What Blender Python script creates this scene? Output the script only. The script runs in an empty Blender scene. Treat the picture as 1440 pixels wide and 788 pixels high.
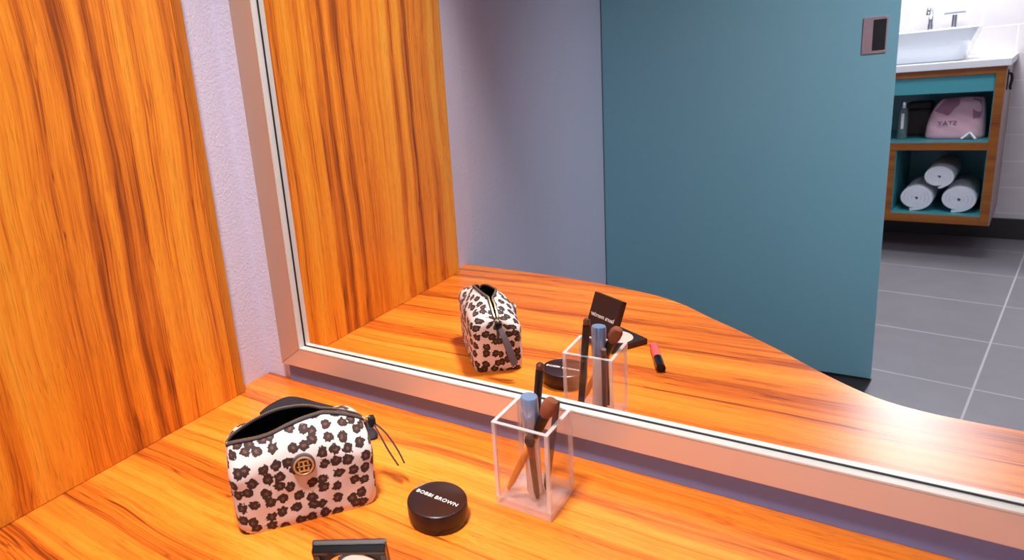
import bpy, bmesh, math, random
from mathutils import Vector, Matrix

random.seed(7)
PI = math.pi
S = bpy.context.scene
COL = S.collection

# ------------------------------------------------------------------ camera
F, YAW, PITCH, ROLL = 915.04, .6776, -.2368, -.1067
fwd = Vector((-math.sin(YAW) * math.cos(PITCH), math.cos(YAW) * math.cos(PITCH), math.sin(PITCH)))
right0 = Vector((math.cos(YAW), math.sin(YAW), 0))
up0 = right0.cross(fwd)
right = right0 * math.cos(ROLL) + up0 * math.sin(ROLL)
up = up0 * math.cos(ROLL) - right0 * math.sin(ROLL)
cam_data = bpy.data.cameras.new('camera')
cam = bpy.data.objects.new('camera', cam_data)
COL.objects.link(cam)
m = Matrix((right, up, -fwd)).transposed().to_4x4()
m.translation = Vector((.8802, -.736, .5))
cam.matrix_world = m
cam_data.sensor_width = 36
cam_data.lens = F * 36 / 1440
cam_data.shift_x = 191.11 / 1440
cam_data.shift_y = -54.82 / 1440
cam_data.clip_start = .02
cam_data.dof.use_dof = True
cam_data.dof.focus_distance = 1.05
cam_data.dof.aperture_fstop = 8
S.camera = cam
S.cycles.transparent_max_bounces = 32
S.cycles.max_bounces = 14
S.cycles.glossy_bounces = 8

# ------------------------------------------------------------------ view, world, big lights
S.view_settings.view_transform = 'Standard'
S.view_settings.look = 'None'
S.view_settings.exposure = 0.0
S.view_settings.gamma = 1
S.view_settings.use_curve_mapping = False
world = bpy.data.worlds.new('world')
S.world = world
world.use_nodes = True
bg = world.node_tree.nodes['Background']
bg.inputs[0].default_value = (.62, .62, .85, 1)
bg.inputs[1].default_value = .24


DOOR_Y = -2.0438


def area(name, loc, size, power, color, target=None, spread=PI):
    d = bpy.data.lights.new(name, 'AREA')
    d.shape = 'DISK'
    d.size = size
    d.energy = power
    d.color = color
    d.spread = spread
    o = bpy.data.objects.new(name, d)
    COL.objects.link(o)
    o.location = loc
    if target is not None:
        o.rotation_euler = (Vector(target) - Vector(loc)).to_track_quat('-Z', 'Y').to_euler()
    return o


area('desk_downlight', (.52, -.52, 1.50), .22, 6.9, (1, .97, .97), target=(.36, -.20, .15), spread=math.radians(78))
area('room_downlight', (1.75, -1.00, 1.66), .35, 8.5, (.84, .92, 1), target=(.80, DOOR_Y, -.30), spread=math.radians(82))
TH = math.radians(8)
BO = Vector((1.335, -3.80, 0))
BROT = Matrix.Rotation(TH, 4, 'Z')


def bath(u, v, z):
    return BO + BROT @ Vector((u, v, z))


area('bathroom_downlight', bath(-.3, -.16, 1.6), .35, 30, (.94, .97, 1))
area('bathroom_room_light', bath(-.1, .75, 1.66), .6, 20, (.95, .97, 1))


# ------------------------------------------------------------------ node helpers
def lin(c):
    return tuple(((x / 255) / 12.92 if x / 255 <= .04045 else ((x / 255 + .055) / 1.055) ** 2.4) for x in c) + (1,)


def new_mat(name):
    mt = bpy.data.materials.new(name)
    mt.use_nodes = True
    nt = mt.node_tree
    return mt, nt, nt.nodes['Principled BSDF']


def plain(name, rgb, rough=.5, metal=0, spec=.5, var=.06, scale=60, bump=0, bscale=300):
    mt, nt, b = new_mat(name)
    n, l = nt.nodes, nt.links
    tc = n.new('ShaderNodeTexCoord')
    no = n.new('ShaderNodeTexNoise')
    no.inputs['Scale'].default_value = scale
    no.inputs['Detail'].default_value = 4
    l.new(tc.outputs['Object'], no.inputs['Vector'])
    hs = n.new('ShaderNodeMapRange')
    hs.inputs['To Min'].default_value = 1 - var
    hs.inputs['To Max'].default_value = 1 + var
    l.new(no.outputs['Fac'], hs.inputs['Value'])
    mx = n.new('ShaderNodeMix')
    mx.data_type = 'RGBA'
    mx.blend_type = 'MULTIPLY'
    mx.inputs['Factor'].default_value = 1
    mx.inputs['A'].default_value = lin(rgb)
    l.new(hs.outputs['Result'], mx.inputs['B'])
    l.new(mx.outputs['Result'], b.inputs['Base Color'])
    b.inputs['Roughness'].default_value = rough
    b.inputs['Metallic'].default_value = metal
    b.inputs['Specular IOR Level'].default_value = spec
    if bump:
        n2 = n.new('ShaderNodeTexNoise')
        n2.inputs['Scale'].default_value = bscale
        n2.inputs['Detail'].default_value = 3
        l.new(tc.outputs['Object'], n2.inputs['Vector'])
        bp = n.new('ShaderNodeBump')
        bp.inputs['Strength'].default_value = bump
        bp.inputs['Distance'].default_value = .002
        l.new(n2.outputs['Fac'], bp.inputs['Height'])
        l.new(bp.outputs['Normal'], b.inputs['Normal'])
    return mt


def wood(name, axis, rough=.3, tone=1.0, seed=0.0, bands=9, contrast=1.0, warp=.03, shift=0.0, red=0):
    """zebra-figured teak, grain running along `axis` (0 x, 1 y, 2 z)"""
    mt, nt, b = new_mat(name)
    n, l = nt.nodes, nt.links
    tc = n.new('ShaderNodeTexCoord')
    # slow warp so that the figure wanders
    mpw = n.new('ShaderNodeMapping')
    sc = [2.2, 2.2, 2.2]
    sc[axis] = 1.3
    mpw.inputs['Scale'].default_value = sc
    mpw.inputs['Location'].default_value = (seed, seed * 1.7, seed * .6)
    l.new(tc.outputs['Object'], mpw.inputs['Vector'])
    nw = n.new('ShaderNodeTexNoise')
    nw.inputs['Scale'].default_value = 2.0
    nw.inputs['Detail'].default_value = 2
    l.new(mpw.outputs['Vector'], nw.inputs['Vector'])
    sub = n.new('ShaderNodeVectorMath')
    sub.operation = 'SUBTRACT'
    sub.inputs[1].default_value = (.5, .5, .5)
    l.new(nw.outputs['Color'], sub.inputs[0])
    scl = n.new('ShaderNodeVectorMath')
    scl.operation = 'SCALE'
    scl.inputs['Scale'].default_value = warp
    l.new(sub.outputs[0], scl.inputs[0])
    add = n.new('ShaderNodeVectorMath')
    add.operation = 'ADD'
    l.new(tc.outputs['Object'], add.inputs[0])
    l.new(scl.outputs[0], add.inputs[1])

    def layer(across, along, detail, sd, rough_=.55, dist=0):
        mp = n.new('ShaderNodeMapping')
        s_ = [across] * 3
        s_[axis] = along
        mp.inputs['Scale'].default_value = s_
        mp.inputs['Location'].default_value = (seed + sd, seed * .3 + sd * 2, sd - seed)
        l.new(add.outputs[0], mp.inputs['Vector'])
        no = n.new('ShaderNodeTexNoise')
        no.inputs['Scale'].default_value = 1
        no.inputs['Detail'].default_value = detail
        no.inputs['Roughness'].default_value = rough_
        no.inputs['Distortion'].default_value = dist
        l.new(mp.outputs['Vector'], no.inputs['Vector'])
        return no.outputs['Fac']

    broad = layer(bands * 1.9, .16, 2.5, 0)
    mid = layer(bands * 6, .30, 4, 3.1)
    fine = layer(380, 5, 3, 7.7, .6)
    pore = layer(1000, 22, 2, 11.3, .5)

    def mth(op, a, bb, clamp=False):
        q = n.new('ShaderNodeMath')
        q.operation = op
        q.use_clamp = clamp
        for i, v in enumerate((a, bb)):
            if isinstance(v, (int, float)):
                q.inputs[i].default_value = v
            else:
                l.new(v, q.inputs[i])
        return q.outputs[0]

    v = mth('ADD', mth('MULTIPLY', broad, .40), mth('MULTIPLY', mid, .44))
    v = mth('ADD', v, mth('MULTIPLY', fine, .20))
    # long thin dark growth lines, gathered where the figure is dark
    lines = layer(bands * 5, .16, 2, 5.5)
    ridge = mth('SUBTRACT', 1, mth('DIVIDE', mth('ABSOLUTE', mth('SUBTRACT', lines, .5), 0), .016), True)
    lines2 = layer(bands * 9, .22, 2, 9.5)
    ridge2 = mth('SUBTRACT', 1, mth('DIVIDE', mth('ABSOLUTE', mth('SUBTRACT', lines2, .47), 0), .014), True)
    gate = mth('MULTIPLY', mth('SUBTRACT', .60, mid), 6, True)
    v = mth('SUBTRACT', v, mth('MULTIPLY', mth('MULTIPLY', mth('ADD', ridge, ridge2), gate), .075))
    v = mth('ADD', mth('MULTIPLY', mth('SUBTRACT', v, .5), contrast), .5 + shift)
    cr = n.new('ShaderNodeValToRGB')
    e = cr.color_ramp.elements
    stops = [(.30, (104, 44, 8)), (.385, (158, 74, 14)), (.44, (206, 106, 22)), (.50, (232, 130, 30)), (.57, (246, 150, 36)), (.68, (253, 172, 54))]
    if red:
        stops = [(p_, (c_[0], c_[1] * .92, c_[2] * 1.1)) for p_, c_ in stops]
    e[0].position, e[0].color = stops[0][0], lin([x * tone for x in stops[0][1]])
    e[1].position, e[1].color = stops[-1][0], lin([x * tone for x in stops[-1][1]])
    for p_, c_ in stops[1:-1]:
        q = e.new(p_)
        q.color = lin([x * tone for x in c_])
    l.new(v, cr.inputs['Fac'])
    pr = n.new('ShaderNodeMapRange')
    pr.inputs['From Min'].default_value = .28
    pr.inputs['From Max'].default_value = .46
    pr.inputs['To Min'].default_value = .62
    pr.inputs['To Max'].default_value = 1
    l.new(pore, pr.inputs['Value'])
    mx = n.new('ShaderNodeMix')
    mx.data_type = 'RGBA'
    mx.blend_type = 'MULTIPLY'
    mx.inputs['Factor'].default_value = 1
    l.new(cr.outputs['Color'], mx.inputs['A'])
    l.new(pr.outputs['Result'], mx.inputs['B'])
    l.new(mx.outputs['Result'], b.inputs['Base Color'])
    b.inputs['Roughness'].default_value = rough
    bp = n.new('ShaderNodeBump')
    bp.inputs['Strength'].default_value = .08
    bp.inputs['Distance'].default_value = .0006
    l.new(fine, bp.inputs['Height'])
    l.new(bp.outputs['Normal'], b.inputs['Normal'])
    return mt


def tiles(name, rgb, grout, w, h, rough=.4, rot=0, offset=.5, mort=.003, loc=(0, 0, 0), plane='xy', var=.05):
    mt, nt, b = new_mat(name)
    n, l = nt.nodes, nt.links
    tc = n.new('ShaderNodeTexCoord')
    mp = n.new('ShaderNodeMapping')
    mp.inputs['Location'].default_value = loc
    mp.inputs['Rotation'].default_value = (PI / 2 if plane == 'xz' else 0, 0, rot)
    l.new(tc.outputs['Object'], mp.inputs['Vector'])
    br = n.new('ShaderNodeTexBrick')
    br.offset = offset
    br.inputs['Scale'].default_value = 1
    br.inputs['Brick Width'].default_value = w
    br.inputs['Row Height'].default_value = h
    br.inputs['Mortar Size'].default_value = mort
    br.inputs['Mortar Smooth'].default_value = .2
    c1 = lin(rgb)
    br.inputs['Color1'].default_value = c1
    br.inputs['Color2'].default_value = tuple(x * (1 - var) for x in c1[:3]) + (1,)
    br.inputs['Mortar'].default_value = lin(grout)
    l.new(mp.outputs['Vector'], br.inputs['Vector'])
    no = n.new('ShaderNodeTexNoise')
    no.inputs['Scale'].default_value = 9
    no.inputs['Detail'].default_value = 5
    l.new(tc.outputs['Object'], no.inputs['Vector'])
    rr = n.new('ShaderNodeMapRange')
    rr.inputs['To Min'].default_value = .88
    rr.inputs['To Max'].default_value = 1.12
    l.new(no.outputs['Fac'], rr.inputs['Value'])
    mx = n.new('ShaderNodeMix')
    mx.data_type = 'RGBA'
    mx.blend_type = 'MULTIPLY'
    mx.inputs['Factor'].default_value = 1
    l.new(br.outputs['Color'], mx.inputs['A'])
    l.new(rr.outputs['Result'], mx.inputs['B'])
    l.new(mx.outputs['Result'], b.inputs['Base Color'])
    b.inputs['Roughness'].default_value = rough
    bp = n.new('ShaderNodeBump')
    bp.inputs['Strength'].default_value = .3
    bp.inputs['Distance'].default_value = .001
    bp.invert = True
    l.new(br.outputs['Fac'], bp.inputs['Height'])
    l.new(bp.outputs['Normal'], b.inputs['Normal'])
    return mt


def leopard():
    mt, nt, b = new_mat('leopard_print_fabric')
    n, l = nt.nodes, nt.links
    uv = n.new('ShaderNodeUVMap')
    mp = n.new('ShaderNodeMapping')
    mp.inputs['Scale'].default_value = (60, 62, 1)
    l.new(uv.outputs['UV'], mp.inputs['Vector'])
    nz = n.new('ShaderNodeTexNoise')
    nz.inputs['Scale'].default_value = 1.9
    nz.inputs['Detail'].default_value = 2
    l.new(mp.outputs['Vector'], nz.inputs['Vector'])
    s1 = n.new('ShaderNodeVectorMath')
    s1.operation = 'SUBTRACT'
    s1.inputs[1].default_value = (.5, .5, .5)
    l.new(nz.outputs['Color'], s1.inputs[0])
    s2 = n.new('ShaderNodeVectorMath')
    s2.operation = 'SCALE'
    s2.inputs['Scale'].default_value = .34
    l.new(s1.outputs[0], s2.inputs[0])
    s3 = n.new('ShaderNodeVectorMath')
    s3.operation = 'ADD'
    l.new(mp.outputs['Vector'], s3.inputs[0])
    l.new(s2.outputs[0], s3.inputs[1])
    vo = n.new('ShaderNodeTexVoronoi')
    vo.voronoi_dimensions = '2D'
    vo.inputs['Scale'].default_value = 1
    vo.inputs['Randomness'].default_value = .62
    l.new(s3.outputs[0], vo.inputs['Vector'])
    # lobed edge from a finer noise
    n2 = n.new('ShaderNodeTexNoise')
    n2.inputs['Scale'].default_value = 4.2
    n2.inputs['Detail'].default_value = 1
    l.new(mp.outputs['Vector'], n2.inputs['Vector'])
    ma = n.new('ShaderNodeMath')
    ma.operation = 'MULTIPLY_ADD'
    ma.inputs[1].default_value = .38
    l.new(n2.outputs['Fac'], ma.inputs[0])
    l.new(vo.outputs['Distance'], ma.inputs[2])
    cr = n.new('ShaderNodeValToRGB')
    cr.color_ramp.interpolation = 'LINEAR'
    e = cr.color_ramp.elements
    cream = (222, 202, 194)
    e[0].position, e[0].color = .0, lin((116, 70, 44))
    e[1].position, e[1].color = 1, lin(cream)
    for p_, c_ in ((.285, (108, 62, 38)), (.335, (54, 24, 13)), (.57, (40, 17, 10)), (.605, cream)):
        q = e.new(p_)
        q.color = lin(c_)
    l.new(ma.outputs[0], cr.inputs['Fac'])
    n3 = n.new('ShaderNodeTexNoise')
    n3.inputs['Scale'].default_value = 14
    n3.inputs['Detail'].default_value = 3
    l.new(mp.outputs['Vector'], n3.inputs['Vector'])
    rr = n.new('ShaderNodeMapRange')
    rr.inputs['To Min'].default_value = .86
    rr.inputs['To Max'].default_value = 1.14
    l.new(n3.outputs['Fac'], rr.inputs['Value'])
    mx = n.new('ShaderNodeMix')
    mx.data_type = 'RGBA'
    mx.blend_type = 'MULTIPLY'
    mx.inputs['Factor'].default_value = 1
    l.new(cr.outputs['Color'], mx.inputs['A'])
    l.new(rr.outputs['Result'], mx.inputs['B'])
    l.new(mx.outputs['Result'], b.inputs['Base Color'])
    b.inputs['Roughness'].default_value = .7
    b.inputs['Sheen Weight'].default_value = .1
    bp = n.new('ShaderNodeBump')
    bp.inputs['Strength'].default_value = .25
    bp.inputs['Distance'].default_value = .0006
    l.new(n3.outputs['Fac'], bp.inputs['Height'])
    l.new(bp.outputs['Normal'], b.inputs['Normal'])
    return mt


def wall_paint(name, rgb):
    mt, nt, b = new_mat(name)
    n, l = nt.nodes, nt.links
    tc = n.new('ShaderNodeTexCoord')
    no = n.new('ShaderNodeTexNoise')
    no.inputs['Scale'].default_value = 190
    no.inputs['Detail'].default_value = 3
    no.inputs['Distortion'].default_value = .6
    l.new(tc.outputs['Object'], no.inputs['Vector'])
    bp = n.new('ShaderNodeBump')
    bp.inputs['Strength'].default_value = .55
    bp.inputs['Distance'].default_value = .0022
    l.new(no.outputs['Fac'], bp.inputs['Height'])
    l.new(bp.outputs['Normal'], b.inputs['Normal'])
    b.inputs['Base Color'].default_value = lin(rgb)
    b.inputs['Roughness'].default_value = .75
    return mt


def brushed(name, rgb, axis, rough=.36):
    mt, nt, b = new_mat(name)
    n, l = nt.nodes, nt.links
    tc = n.new('ShaderNodeTexCoord')
    mp = n.new('ShaderNodeMapping')
    s_ = [600, 600, 600]
    s_[axis] = 6
    mp.inputs['Scale'].default_value = s_
    l.new(tc.outputs['Object'], mp.inputs['Vector'])
    no = n.new('ShaderNodeTexNoise')
    no.inputs['Scale'].default_value = 1
    no.inputs['Detail'].default_value = 2
    l.new(mp.outputs['Vector'], no.inputs['Vector'])
    mr = n.new('ShaderNodeMapRange')
    mr.inputs['To Min'].default_value = rough - .08
    mr.inputs['To Max'].default_value = rough + .1
    l.new(no.outputs['Fac'], mr.inputs['Value'])
    l.new(mr.outputs['Result'], b.inputs['Roughness'])
    b.inputs['Base Color'].default_value = lin(rgb)
    b.inputs['Metallic'].default_value = .72
    return mt


def acrylic(name, milk, tint=(.985, .975, .975)):
    """clear moulded acrylic: see-through, shiny at grazing angles, `milk` = share of cloudy white"""
    mt = bpy.data.materials.new(name)
    mt.use_nodes = True
    nt = mt.node_tree
    n, l = nt.nodes, nt.links
    b = n['Principled BSDF']
    b.inputs['Base Color'].default_value = (.96, .88, .86, 1)
    b.inputs['Roughness'].default_value = .15
    tr = n.new('ShaderNodeBsdfTransparent')
    tr.inputs['Color'].default_value = tint + (1,)
    gl = n.new('ShaderNodeBsdfGlossy')
    gl.inputs['Roughness'].default_value = .06
    lw_ = n.new('ShaderNodeLayerWeight')
    lw_.inputs['Blend'].default_value = .5
    pw = n.new('ShaderNodeMath')
    pw.operation = 'POWER'
    pw.inputs[1].default_value = 4
    l.new(lw_.outputs['Facing'], pw.inputs[0])
    ml = n.new('ShaderNodeMath')
    ml.operation = 'MULTIPLY_ADD'
    ml.inputs[1].default_value = .55
    ml.inputs[2].default_value = .035
    l.new(pw.outputs[0], ml.inputs[0])
    m1 = n.new('ShaderNodeMixShader')
    m1.inputs['Fac'].default_value = milk
    l.new(tr.outputs[0], m1.inputs[1])
    l.new(b.outputs[0], m1.inputs[2])
    m2 = n.new('ShaderNodeMixShader')
    l.new(ml.outputs[0], m2.inputs['Fac'])
    l.new(m1.outputs[0], m2.inputs[1])
    l.new(gl.outputs[0], m2.inputs[2])
    l.new(m2.outputs[0], n['Material Output'].inputs['Surface'])
    return mt


def frosted(name, rgb, op):
    mt = bpy.data.materials.new(name)
    mt.use_nodes = True
    nt = mt.node_tree
    n, l = nt.nodes, nt.links
    b = n['Principled BSDF']
    b.inputs['Base Color'].default_value = lin(rgb)
    b.inputs['Roughness'].default_value = .25
    tr = n.new('ShaderNodeBsdfTransparent')
    mx = n.new('ShaderNodeMixShader')
    no = n.new('ShaderNodeTexNoise')
    no.inputs['Scale'].default_value = 90
    mr = n.new('ShaderNodeMapRange')
    mr.inputs['To Min'].default_value = op - .06
    mr.inputs['To Max'].default_value = op + .06
    l.new(no.outputs['Fac'], mr.inputs['Value'])
    l.new(mr.outputs['Result'], mx.inputs['Fac'])
    l.new(tr.outputs[0], mx.inputs[1])
    l.new(b.outputs[0], mx.inputs[2])
    l.new(mx.outputs[0], n['Material Output'].inputs['Surface'])
    return mt


def mirror_mat(name):
    mt, nt, b = new_mat(name)
    b.inputs['Base Color'].default_value = (.93, .94, .945, 1)
    b.inputs['Metallic'].default_value = 1
    b.inputs['Roughness'].default_value = 0
    return mt


FLOC = (-.79, 2.775, 0)
M = dict(
    desk=wood('desk_wood', 0, rough=.28, seed=1.3, bands=10, contrast=1.12, shift=.004, warp=.04, red=1),
    desk_edge=wood('desk_edge_wood', 0, rough=.35, tone=.9, seed=4.4),
    panel=wood('panel_wood', 2, rough=.33, seed=2.2, bands=6, contrast=1.28, tone=.96, shift=-.004),
    band=wood('panel_edge_wood', 2, rough=.35, tone=.82, seed=8.1, bands=5),
    cab=wood('vanity_wood', 0, rough=.4, tone=.66, seed=5.2, bands=6, contrast=.7),
    white=wall_paint('textured_wall_paint', (214, 207, 224)),
    ceil=plain('ceiling_paint', (225, 223, 226), .8),
    frame=brushed('brushed_aluminium', (226, 218, 216), 0, .46),
    lip=plain('pale_aluminium', (226, 221, 214), .45, metal=.35),
    gasket=plain('black_gasket', (22, 26, 28), .6),
    mirror=mirror_mat('mirror_silver'),
    leopard=leopard(),
    lining=plain('black_lining', (14, 11, 10), .9),
    tape=plain('grey_zip_tape', (74, 66, 70), .8, bump=.4, bscale=1500),
    teeth=plain('zip_teeth_metal', (196, 178, 130), .35, metal=.9),
    leather=plain('grey_brown_leather', (84, 62, 66), .55, bump=.3, bscale=700),
    gold=plain('antique_gold', (206, 182, 138), .35, metal=.6),
    darkmetal=plain('dark_bronze', (52, 40, 30), .5, metal=.4),
    dustbag=plain('black_bag_cloth', (34, 30, 38), .75, bump=.8, bscale=160, var=.25),
    string=plain('brown_black_cord', (66, 26, 14), .7),
    compact=plain('dark_brown_lacquer', (46, 22, 20), .28, var=.05),
    blackgloss=plain('black_gloss_plastic', (14, 11, 14), .16),
    palette=plain('dark_brown_matt_plastic', (44, 26, 28), .38),
    print=plain('white_print', (236, 228, 224), .5),
    greyprint=plain('grey_print', (120, 104, 116), .7),
    powder=plain('face_powder', (226, 190, 172), .8),
    acrylic=acrylic('clear_acrylic', .012),
    acrylic_edge=acrylic('polished_acrylic_edge', .42),
    acrylic_base=acrylic('thick_acrylic_base', .24),
    backing=plain('under_frame_shade', (118, 128, 176), .6, var=.05),  # shade below the mirror frame, put into the strip's colour
    bluecap=plain('blue_silver_metal', (150, 174, 212), .22, metal=.55),
    tube=frosted('frosted_tube', (246, 230, 226), .86),
    blackpaint=plain('black_pencil_lacquer', (26, 16, 16), .25),
    brownpaint=plain('brown_pencil_lacquer', (84, 52, 46), .35),
    bristle=plain('red_brown_bristle', (150, 78, 44), .8, bump=.8, bscale=1500, var=.2),
    darkbristle=plain('dark_brown_bristle', (60, 32, 22), .8, bump=.8, bscale=1500, var=.2),
    copper=plain('copper_ferrule', (120, 80, 66), .35, metal=.8),
    lightwood=plain('light_wood_handle', (226, 140, 50), .4, var=.12),
    pink=plain('coral_pink_gloss', (240, 96, 92), .25),
    teal=plain('teal_door_paint', (128, 178, 192), .42, var=.03),
    tealbright=plain('turquoise_lacquer', (74, 160, 170), .3, var=.04),
    steel=plain('satin_steel', (196, 170, 178), .4, metal=.8),
    black=plain('black_recess', (24, 20, 26), .6),
    counter=plain('white_solid_surface', (244, 244, 248), .25, var=.01),
    ceramic=plain('white_ceramic', (236, 242, 248), .12, var=.01),
    chrome=plain('chrome', (225, 230, 235), .08, metal=1),
    towel=plain('white_terry', (232, 234, 242), .9, bump=1.0, bscale=500, var=.04),
    pinkcloth=plain('dusty_pink_cloth', (222, 176, 188), .8, bump=.3, bscale=400),
    mauve=plain('mauve_cloth', (160, 112, 132), .8, bump=.3, bscale=400),
    glassy=frosted('grey_glass', (120, 140, 140), .55),
    case=plain('brown_case_leather', (58, 42, 40), .6),
    side=plain('pale_brown_laminate', (158, 128, 122), .4),
    floor=tiles('grey_floor_tile', (138, 133, 138), (192, 186, 190), 2.2, .485, rough=.33, rot=-math.radians(10), offset=0, mort=.0036, loc=FLOC),
    floor_dark=plain('dark_floor', (46, 38, 38), .45, var=.15, scale=14),
    walltile=tiles('white_wall_tile', (222, 214, 216), (240, 236, 238), .30, .15, rough=.3, offset=.5, mort=.003, plane='xz', var=.03),
    plinth=plain('dark_plinth_tile', (52, 44, 46), .45),
)
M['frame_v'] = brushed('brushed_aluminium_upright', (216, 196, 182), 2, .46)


# ------------------------------------------------------------------ object helpers
def finish(bm, name, mat, parent=None, smooth=False, angle=None, loc=None, mats=None):
    bmesh.ops.recalc_face_normals(bm, faces=bm.faces)
    me = bpy.data.meshes.new(name)
    bm.to_mesh(me)
    bm.free()
    for q in ([mat] if mats is None else mats):
        me.materials.append(q)
    if smooth:
        for p in me.polygons:
            p.use_smooth = True
        if angle:
            me.set_sharp_from_angle(angle=angle)
    o = bpy.data.objects.new(name, me)
    COL.objects.link(o)
    if parent:
        o.parent = parent
    if loc:
        o.location = loc
    return o


def thing(name, label, cat, loc=(0, 0, 0), rz=0, group=None):
    o = bpy.data.objects.new(name, None)
    o.empty_display_size = .05
    COL.objects.link(o)
    o.location = loc
    o.rotation_euler = (0, 0, rz)
    return tag(o, label, cat, group)


def tag(o, label, cat, group=None):
    o['label'] = label
    o['category'] = cat
    if group:
        o['group'] = group
    return o


def struct(o, label=None):
    o['kind'] = 'structure'
    if label:
        o['label'] = label
    return o


def box(bm, x0, x1, y0, y1, z0, z1, bevel=0, seg=2):
    r = bmesh.ops.create_cube(bm, size=1)
    vs = r['verts']
    for v in vs:
        v.co = Vector(((x0 + x1) / 2 + v.co.x * (x1 - x0), (y0 + y1) / 2 + v.co.y * (y1 - y0), (z0 + z1) / 2 + v.co.z * (z1 - z0)))
    if bevel:
        es = list({e for v in vs for e in v.link_edges})
        bmesh.ops.bevel(bm, geom=es, offset=bevel, segments=seg, affect='EDGES', profile=.6)


def boxo(name, mat, b, parent=None, bevel=0, **k):
    bm = bmesh.new()
    box(bm, *b, bevel=bevel)
    return finish(bm, name, mat, parent, **k)


def lathe(bm, prof, seg=32, center=(0, 0, 0), axis=None, cap=True):
    """prof: list of (radius, height) along axis (default z) from centre"""
    c = Vector(center)
    ax = Vector(axis or (0, 0, 1)).normalized()
    t = ax.orthogonal().normalized()
    w = ax.cross(t)
    rings = []
    for r, h in prof:
        rings.append([bm.verts.new(c + ax * h + (t * math.cos(2 * PI * i / seg) + w * math.sin(2 * PI * i / seg)) * r) for i in range(seg)])
    for a, b_ in zip(rings, rings[1:]):
        for i in range(seg):
            j = (i + 1) % seg
            bm.faces.new((a[i], a[j], b_[j], b_[i]))
    if cap:
        bm.faces.new(rings[0][::-1])
        bm.faces.new(rings[-1])


def tube(bm, pts, rad, seg=8, cap=True):
    pts = [Vector(p) for p in pts]
    rings = []
    t0 = (pts[1] - pts[0]).normalized()
    nrm = t0.orthogonal().normalized()
    for i, p in enumerate(pts):
        t = (pts[min(i + 1, len(pts) - 1)] - pts[max(i - 1, 0)]).normalized()
        nrm = (nrm - t * nrm.dot(t)).normalized()
        bn = t.cross(nrm)
        r = rad(i / (len(pts) - 1)) if callable(rad) else rad
        rings.append([bm.verts.new(p + (nrm * math.cos(2 * PI * k / seg) + bn * math.sin(2 * PI * k / seg)) * r) for k in range(seg)])
    for a, b_ in zip(rings, rings[1:]):
        for i in range(seg):
            j = (i + 1) % seg
            bm.faces.new((a[i], a[j], b_[j], b_[i]))
    if cap:
        bm.faces.new(rings[0][::-1])
        bm.faces.new(rings[-1])


def prism(bm, poly, z0, z1):
    lo = [bm.verts.new((x, y, z0)) for x, y in poly]
    hi = [bm.verts.new((x, y, z1)) for x, y in poly]
    n = len(poly)
    bm.faces.new(lo[::-1])
    bm.faces.new(hi)
    for i in range(n):
        j = (i + 1) % n
        bm.faces.new((lo[i], lo[j], hi[j], hi[i]))


def spline(pts, n=8):
    out = []
    P = [Vector(p) for p in pts]
    for i in range(len(P) - 1):
        p0, p1, p2, p3 = P[max(i - 1, 0)], P[i], P[i + 1], P[min(i + 2, len(P) - 1)]
        for k in range(n):
            t = k / n
            out.append(.5 * ((2 * p1) + (p2 - p0) * t + (2 * p0 - 5 * p1 + 4 * p2 - p3) * t * t + (3 * p1 - p0 - 3 * p2 + p3) * t ** 3))
    out.append(P[-1])
    return out


def lettering(name, text, size, mat, parent, matrix, depth=.0002, spacing=1.0, bold=0.0, align='CENTER'):
    cu = bpy.data.curves.new(name, 'FONT')
    cu.body = text
    cu.size = size
    cu.extrude = depth
    cu.offset = bold
    cu.space_character = spacing
    cu.align_x = align
    cu.align_y = 'CENTER'
    tmp = bpy.data.objects.new(name + '_tmp', cu)
    COL.objects.link(tmp)
    dg = bpy.context.evaluated_depsgraph_get()
    me = bpy.data.meshes.new_from_object(tmp.evaluated_get(dg))
    bpy.data.objects.remove(tmp)
    bpy.data.curves.remove(cu)
    me.name = name
    me.materials.clear()
    me.materials.append(mat)
    o = bpy.data.objects.new(name, me)
    COL.objects.link(o)
    o.parent = parent
    o.matrix_local = matrix
    return o


# ------------------------------------------------------------------ room shell
DY = -2.0438                       # plane of the sliding door's face
ZF = -.75
CZ = 1.75
struct(boxo('wall_back', M['white'], (-.12, 3.0, .002, .12, ZF, CZ)))
bm = bmesh.new()
prism(bm, [(-.22, .002), (-.22, DY - .22), (-.074, DY - .22), (-.070, DY), (0, -.78), (0, .002)], ZF, CZ)   # runs slightly out of square beyond the desk
struct(finish(bm, 'wall_left', M['white']))
bm = bmesh.new()
box(bm, -.20, .80, DY - .20, DY - .06, ZF, CZ)
box(bm, 1.95, 3.0, DY - .20, DY - .06, ZF, CZ)
box(bm, .80, 1.95, DY - .20, DY - .06, 1.40, CZ)
struct(finish(bm, 'wall_front', M['white']))
bm = bmesh.new()
box(bm, -1.2, 3.6, -5.6, .12, ZF - .05, ZF)
fl = struct(finish(bm, 'floor', M['floor']))
bm = bmesh.new()
prism(bm, [(0, 0), (1.2, 0), (1.2, -.55), (.905, -1.7), (.875, -1.94), (.895, DY - .02), (-.06, DY - .02)], ZF, ZF + .004)
struct(finish(bm, 'floor_entry', M['floor_dark']))
struct(boxo('ceiling', M['ceil'], (-1.2, 3.6, -5.6, .12, CZ, CZ + .08)))
bw = boxo('wall_bathroom', M['walltile'], (-2.2, 1.6, -.66, -.55, ZF, CZ))
bw.location = BO
bw.rotation_euler = (0, 0, TH)
struct(bw)
bb = boxo('baseboard_bathroom', M['plinth'], (-2.2, 1.6, -.55, -.535, ZF, ZF + .12), bevel=.003)
bb.location = BO
bb.rotation_euler = (0, 0, TH)
struct(bb)

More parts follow.
